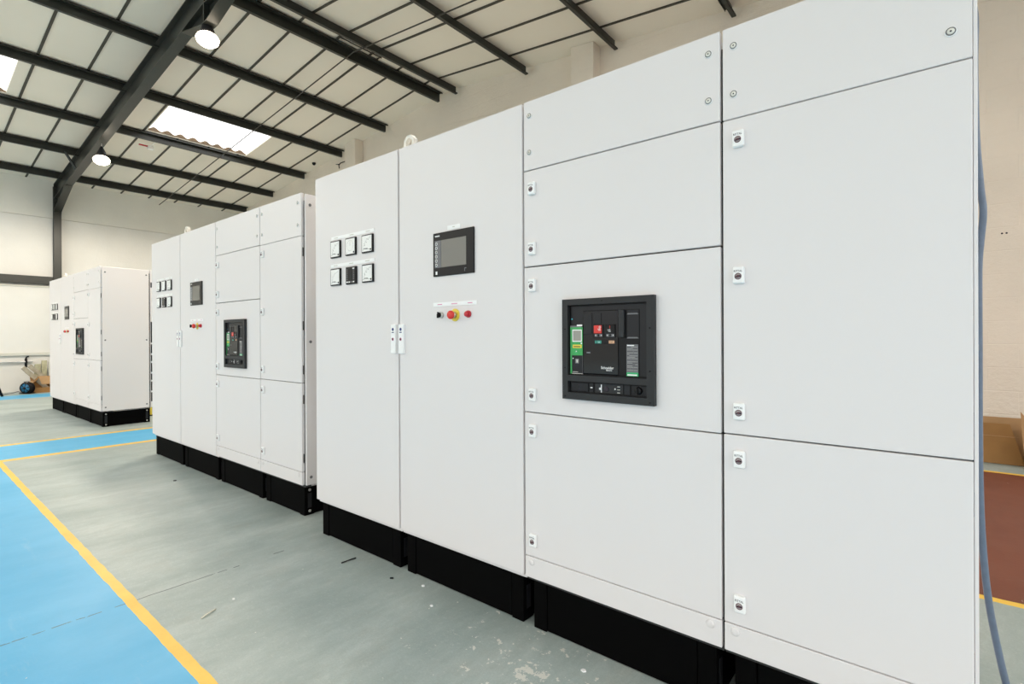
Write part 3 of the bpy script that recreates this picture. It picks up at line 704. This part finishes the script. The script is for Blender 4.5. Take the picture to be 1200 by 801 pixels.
UL = ['pale grey cubicle with six panel meters on its door, %s', 'pale grey cubicle with a touch screen and red emergency stop, %s',
      'pale grey cubicle with a black circuit breaker in its front, %s', 'narrow pale grey cubicle with plain blank doors, %s']
RL = {'nearest': 'in the nearest cabinet row', 'middle': 'in the middle cabinet row', 'farthest': 'in the farthest cabinet row'}
for (bx, by), rz, nm in rows:
    x = 0
    for i, (u, w_, _) in enumerate(units):
        o = u if nm == 'nearest' else copy_tree(u)
        o.location = (bx+x*math.cos(rz), by+x*math.sin(rz), 0); o.rotation_euler = (0, 0, rz)
        tag(o, UL[i] % RL[nm], 'electrical cabinet', 'switchboard cubicles of the %s row' % nm)
        x += w_
sp_ = [c for c in units[3][0].children if c.name.startswith('side_panel')][0]   # end panel sits flush and tight on the nearest row
sp_.scale = (.5, 1, 1); sp_.location = (.2962, -.0155, 0)

# ------------------------------------------------------------------ loose things
def smooth_path(pts, n=8):
    P = [Vector(p) for p in pts]; out = []
    for i in range(len(P)-1):
        p0, p1, p2, p3 = P[max(i-1, 0)], P[i], P[i+1], P[min(i+2, len(P)-1)]
        for k in range(n):
            t = k/n; out.append(.5*((2*p1)+(p2-p0)*t+(2*p0-5*p1+4*p2-p3)*t*t+(3*p1-p0-3*p2+p3)*t**3))
    out.append(P[-1]); return out
hose = MB(); hose.tube(smooth_path([(a-.0115, b, c_) for a, b, c_ in [(.02, 2.02, 2.215), (.085, 2.0, 2.225), (.1160, 1.965, 2.15), (.1160, 1.95, 1.98), (.1195, 1.95, 1.78), (.128, 1.95, 1.64), (.1335, 1.95, 1.565), (.1275, 1.95, 1.48), (.1235, 1.95, 1.40), (.1235, 1.95, 1.2), (.1235, 1.95, .96), (.1245, 1.95, .82), (.1285, 1.95, .67), (.139, 1.95, .51), (.156, 1.95, .38), (.182, 1.95, .24), (.22, 1.96, .10), (.30, 1.97, .012), (.55, 2.02, .010), (.9, 2.2, .010)]]), .0085, CABLE, 10)
tag(hose.build('air_hose'), 'blue grey hose hanging down the end of the nearest cabinet row', 'hose')

# flattened cardboard by the gable wall, right edge of the photo
def leaning(name, poly, yb, yt, zt, th, m, label, crease=None):
    """board outline in (x, z) leaning from y=yb on the floor to y=yt at z=zt"""
    m_ = MB(); k = (yt-yb)/zt
    vs = [(x, yb+k*z, z) for x, z in poly] + [(x, yb+k*z+th, z) for x, z in poly]; n = len(poly)
    m_.faces(vs, [tuple(range(n)), tuple(range(n, 2*n))[::-1]]+[(i, (i+1) % n, n+(i+1) % n, n+i) for i in range(n)], m)
    if crease is not None:
        for zc in crease: m_.box(poly[0][0]+.01, poly[1][0]-.03, yb+k*zc-.003, yb+k*zc+.002, zc-.003, zc+.003, CARD2)
    return tag(m_.build(name), label, 'cardboard', 'cardboard against the gable wall')
leaning('cardboard_sheet', [(-.55, .003), (.78, .003), (.78, .425), (-.55, .418)], 6.735, 6.775, .42, .006, CARD2, 'pale brown cardboard sheet leaning on the wall behind the darker sheet')
leaning('cardboard_sheet', [(-.60, .004), (.690, .004), (.675, .075), (.600, .372), (-.60, .362)], 6.62, 6.70, .37, .007, CARD, 'big brown cardboard sheet with a slanted edge at the foot of the gable wall', (.255,))
m_ = MB(); vs = [(.690, 6.50, .004), (1.15, 6.58, .004), (1.12, 6.62, .40), (.72, 6.52, .40), (.653, 6.515, .515), (.668, 6.50, .20)]
m_.faces(vs+[(x+.004, y+.008, z) for x, y, z in vs], [(0, 1, 2, 3, 4, 5), (11, 10, 9, 8, 7, 6)]+[(i, (i+1) % 6, 6+(i+1) % 6, 6+i) for i in range(6)], CARD2)
tag(m_.build('cardboard_flap'), 'torn upright cardboard flap at the right edge in front of the brown sheet', 'cardboard', 'cardboard against the gable wall')

# far corner: reel, box, planks, offcuts, bracket and bar
rl = empty('cable_reel', (-15.36, 2.015, 0), math.radians(42), label='blue and black cable reel on the floor before the cardboard box', cat='cable reel')
ax = Vector((0, 1, 0)); zc = .125
for yy in (-.055, .043):
    m_ = MB(); m_.lathe((0, yy, zc), ax, [(0, .112), (.004, .122), (.010, .122), (.013, .112)], PBLK, 28); m_.build('flange', rl)
m_ = MB(); m_.lathe((0, -.042, zc), ax, [(0, .095), (.085, .095)], PBLK, 28)
for j in range(4): m_.ring((0, -.032+j*.021, zc), ax, .092, .0105, PBLK, 28, 6)
m_.build('wound_cable', rl)
m_ = MB(); m_.lathe((0, -.0545, zc), -ax, [(0, .098), (.004, .098), (.012, .05), (.018, .03)], BLUEC, 24); m_.ring((0, -.058, zc), ax, .104, .010, PBLK, 28, 8)
for k in range(3):
    a_ = PI*k/3+.3; m_.rod((.098*math.cos(a_), -.062, zc+.098*math.sin(a_)), (-.098*math.cos(a_), -.062, zc-.098*math.sin(a_)), .009, PBLK, seg=6)
m_.lathe((0, -.060, zc), -ax, [(0, .034), (.022, .030)], PBLK, 16)
m_.build('side_disc', rl)
m_ = MB(); m_.tube([(.10, .07, .012), (-.10, .07, .012), (-.10, -.075, .012), (.10, -.075, .012), (.10, .07, .012)], .011, PBLK, 8)
m_.tube([(-.02, .07, .012), (-.02, .068, .19), (-.02, .06, .258), (-.02, -.05, .258)], .010, PBLK, 8); m_.build('reel_stand', rl)
m_ = MB(); m_.tube(smooth_path([(-15.40, 1.93, .012), (-15.46, 1.88, .05), (-15.50, 1.80, .022), (-15.52, 1.70, .009), (-15.46, 1.60, .009), (-15.50, 1.45, .009)]), .008, MDGR, 6)
tag(m_.build('floor_cable'), 'grey cable trailing along the floor from the blue reel', 'cable')

bx = empty('cardboard_box', (-15.62, 2.40, 0), label='open brown cardboard box holding planks in the far corner', cat='cardboard box')
m_ = MB(); W_, D_, H_, t = .22, .27, .25, .006       # half depth x, half width y
m_.box(-W_, W_, -D_, D_, .001, .008, CARD); m_.box(W_-t, W_, -D_, D_, .008, .115, CARD)
m_.box(-W_, -W_+t, -D_, D_, .008, H_, CARD); m_.box(-W_+t, W_-t, -D_, -D_+t, .008, H_, CARD); m_.box(-W_+t, W_-t, D_-t, D_, .008, H_, CARD)
m_.build('box_body', bx)
def flap(pts, m): 
    k = MB(); n = len(pts); k.faces(pts+[(x, y, z-.006) for x, y, z in pts], [tuple(range(n)), tuple(range(n, 2*n))[::-1]]+[(i, (i+1) % n, n+(i+1) % n, n+i) for i in range(n)], m); return k.build('flap', bx)
flap([(W_+.05, -D_+.12, H_-.055), (W_+.05, D_, H_-.055), (W_+.012, D_, H_+.12), (W_+.012, -D_+.07, H_+.12)], CARD2)
flap([(-W_, -D_, H_), (W_, -D_, H_), (W_+.02, -D_-.10, H_-.09), (-W_, -D_-.10, H_-.09)], CARD2)
flap([(-W_, -D_+.01, H_), (W_, -D_+.01, H_), (W_, -D_+.10, H_+.10), (-W_, -D_+.10, H_+.10)], CARD)
flap([(-W_, -D_, H_), (-W_, D_, H_), (-W_-.08, D_, H_+.08), (-W_-.08, -D_, H_+.08)], CARD)
def plank(name, p, q, w_, th, m, label, group):
    p = Vector(p); q = Vector(q); d = (q-p).normalized(); s_ = d.cross(Vector((0, 0, 1))).normalized() if abs(d.z) < .99 else Vector((0, 1, 0)); n_ = s_.cross(d).normalized()
    vs = [tuple(a+s_*u*w_/2+n_*v*th/2) for a in (p, q) for u, v in ((-1, -1), (1, -1), (1, 1), (-1, 1))]
    k = MB(); bv, fa = k.faces(vs, [(0, 1, 2, 3), (7, 6, 5, 4), (0, 4, 5, 1), (1, 5, 6, 2), (2, 6, 7, 3), (3, 7, 4, 0)], m)
    bmesh.ops.bevel(k.bm, geom=list({e for f_ in fa for e in f_.edges}), offset=.003, segments=1, affect='EDGES')
    return tag(k.build(name), label, 'timber', group)
plank('timber_plank', (-15.56, 1.97, .57), (-15.66, 2.40, .05), .03, .085, TIMB, 'grey timber plank sticking out of the box, lower left one', 'timber in the box')
plank('timber_plank', (-15.68, 2.09, .60), (-15.74, 2.58, .06), .03, .085, TIMB, 'grey timber plank sticking out of the box, upper right one', 'timber in the box')
plank('timber_offcut', (-15.92, 2.24, .02), (-15.95, 2.27, .62), .10, .07, TIMB2, 'shorter green grey timber offcut upright behind the box', 'upright timber offcuts')
plank('timber_offcut', (-15.90, 2.36, .02), (-15.93, 2.38, .70), .09, .07, TIMB2, 'taller green grey timber offcut upright behind the box', 'upright timber offcuts')
plank('timber_offcut', (-15.88, 2.49, .02), (-15.88, 2.49, .66), .09, .06, LEDGE, 'white timber offcut upright behind the box beside the cabinet', 'upright timber offcuts')
br = empty('wall_bracket', (XF+.05, 2.085, .55), label='black hooked bracket on the far wall holding a steel bar', cat='bracket')
m_ = MB(); m_.box(0, .02, -.022, .022, 0, .20, PBLK, .003); m_.tube(smooth_path([(.012, 0, .18), (.03, .003, .22), (.05, .02, .245), (.06, .045, .25)]), .014, PBLK, 8); m_.box(.02, .085, -.014, .014, .098, .12, PBLK, .002); m_.box(.085, .10, -.014, .014, .098, .16, PBLK, .002); m_.build('bracket_arm', br)
m_ = MB(); m_.box(XF+.075, XF+.13, .6, 2.20, .672, .690, GALV, .003)
tag(m_.build('steel_bar'), 'long galvanised bar lying level in the black wall bracket', 'bar')
tr = empty('trestle', (-15.3, 1.255, 0), label='black folding trestle foot at the left edge by the far wall', cat='trestle')
for (dx, dy, ex) in ((-.05, .345, 0), (-.05, -.33, 0), (.30, .33, .1), (.30, -.33, .1)):
    m_ = MB(); m_.rod((dx, dy, .004), (.12+(dx-.12)*.2, dy*.55, .55), .020, PBLK, seg=8); m_.build('leg', tr)
m_ = MB(); m_.box(.08, .17, -.45, .20, .54, .60, PBLK, .004); m_.build('top_beam', tr)
# yellow post behind the farthest row
yp = empty('yellow_post', (-9.45, 2.645, 0), label='short yellow post on the floor behind the farthest cabinet row', cat='post')
m_ = MB(); m_.box(-.03, .03, -.020, .020, .015, .14, YEL, .006); m_.build('post_block', yp); m_ = MB(); m_.box(-.04, .04, -.036, .036, 0, .016, PBLK, .003); m_.build('foot_plate', yp)

# crumbs of work on the floor
def bit(name, pts, r, m, label, cat, seg=6):
    k = MB(); k.tube(pts, r, m, seg); return tag(k.build(name), label, cat, 'scraps on the floor')
WOODL = mat('pale_wood_sliver', (.75, .70, .58), .7)
bit('wood_sliver', [(-2.455, .872, .004), (-2.47, .905, .006), (-2.486, .940, .004)], .0035, WOODL, 'pale wood sliver lying on grey floor near the yellow line', 'scrap')
bit('cable_tie_offcut', [(-2.46, 1.56, .004), (-2.452, 1.60, .007), (-2.454, 1.646, .004)], .0035, PBLK, 'black cable tie offcut on the floor before the plinth', 'scrap')
bit('plastic_scrap', [(-2.113, 1.617, .004), (-2.097, 1.623, .006)], .004, PBLK, 'tiny black plastic scrap by the nearest plinth', 'scrap')
def chip(x, y, s, m, label):
    k = MB(); k.prism([(-s, -s*.5), (s*.2, -s*.8), (s, s*.1), (s*.3, s*.7), (-s*.7, s*.5)], 'z', 0, .005, m); o = k.build('paint_chip'); o.location = (x, y, 0); return tag(o, label, 'scrap', 'scraps on the floor')
chip(-1.923, 1.670, .009, WHITE, 'white chip on the floor touching the black plinth shadow')
chip(-1.750, 1.569, .008, WHITE, 'white chip on the grey floor a little out from the plinth')
chip(-2.519, 1.032, .007, WHITE, 'white chip on the floor behind the pale wood sliver')
chip(-.978, 1.612, .010, WHITE, 'bright white chip on the floor at the bottom of the photo')
chip(-4.994, 1.575, .016, PBLK, 'small dark scrap on the floor before the middle cabinet row')

# ------------------------------------------------------------------ camera, world
f_px, yaw, pitch, roll, cy = 599.843, math.radians(39.07584), math.radians(-.08017), math.radians(-.24059), 394.127
fw = Vector((-math.sin(yaw)*math.cos(pitch), math.cos(yaw)*math.cos(pitch), math.sin(pitch)))
r0 = Vector((math.cos(yaw), math.sin(yaw), 0)); u0 = r0.cross(fw)
r_ = math.cos(roll)*r0+math.sin(roll)*u0; u_ = -math.sin(roll)*r0+math.cos(roll)*u0
cam = bpy.data.cameras.new('camera'); cam.sensor_width = 36; cam.lens = f_px/1200*36; cam.shift_y = -(400.5-cy)/1200
cam.clip_start = .05; cam.clip_end = 200
co_ = bpy.data.objects.new('camera', cam); C.objects.link(co_)
M = Matrix((r_, u_, -fw)).transposed().to_4x4(); M.translation = (0, 0, 1.225); co_.matrix_world = M
SC.camera = co_

wd = bpy.data.worlds.new('overcast_sky'); SC.world = wd; wd.use_nodes = True
wt = wd.node_tree; bg = wt.nodes['Background']
tcw = wt.nodes.new('ShaderNodeTexCoord'); sxw = wt.nodes.new('ShaderNodeSeparateXYZ'); wt.links.new(tcw.outputs['Generated'], sxw.inputs[0])
rw = wt.nodes.new('ShaderNodeValToRGB'); mrw = wt.nodes.new('ShaderNodeMapRange'); mrw.inputs[1].default_value = -1; mrw.inputs[2].default_value = 1
wt.links.new(sxw.outputs['Z'], mrw.inputs[0]); wt.links.new(mrw.outputs[0], rw.inputs['Fac'])
rw.color_ramp.elements[0].position = .497; rw.color_ramp.elements[0].color = (.22, .21, .19, 1)
rw.color_ramp.elements[1].position = .503; rw.color_ramp.elements[1].color = (.225, .223, .222, 1)
e = rw.color_ramp.elements.new(1.0); e.color = (1.0, .99, .975, 1)
wt.links.new(rw.outputs['Color'], bg.inputs[0]); bg.inputs[1].default_value = 2.9
SC.view_settings.view_transform = 'Standard'; SC.view_settings.look = 'None'; SC.view_settings.gamma = 1; SC.view_settings.use_curve_mapping = False
SC.view_settings.exposure = .84
SC.cycles.use_denoising = True
SC.cycles.max_bounces = 10; SC.cycles.diffuse_bounces = 6
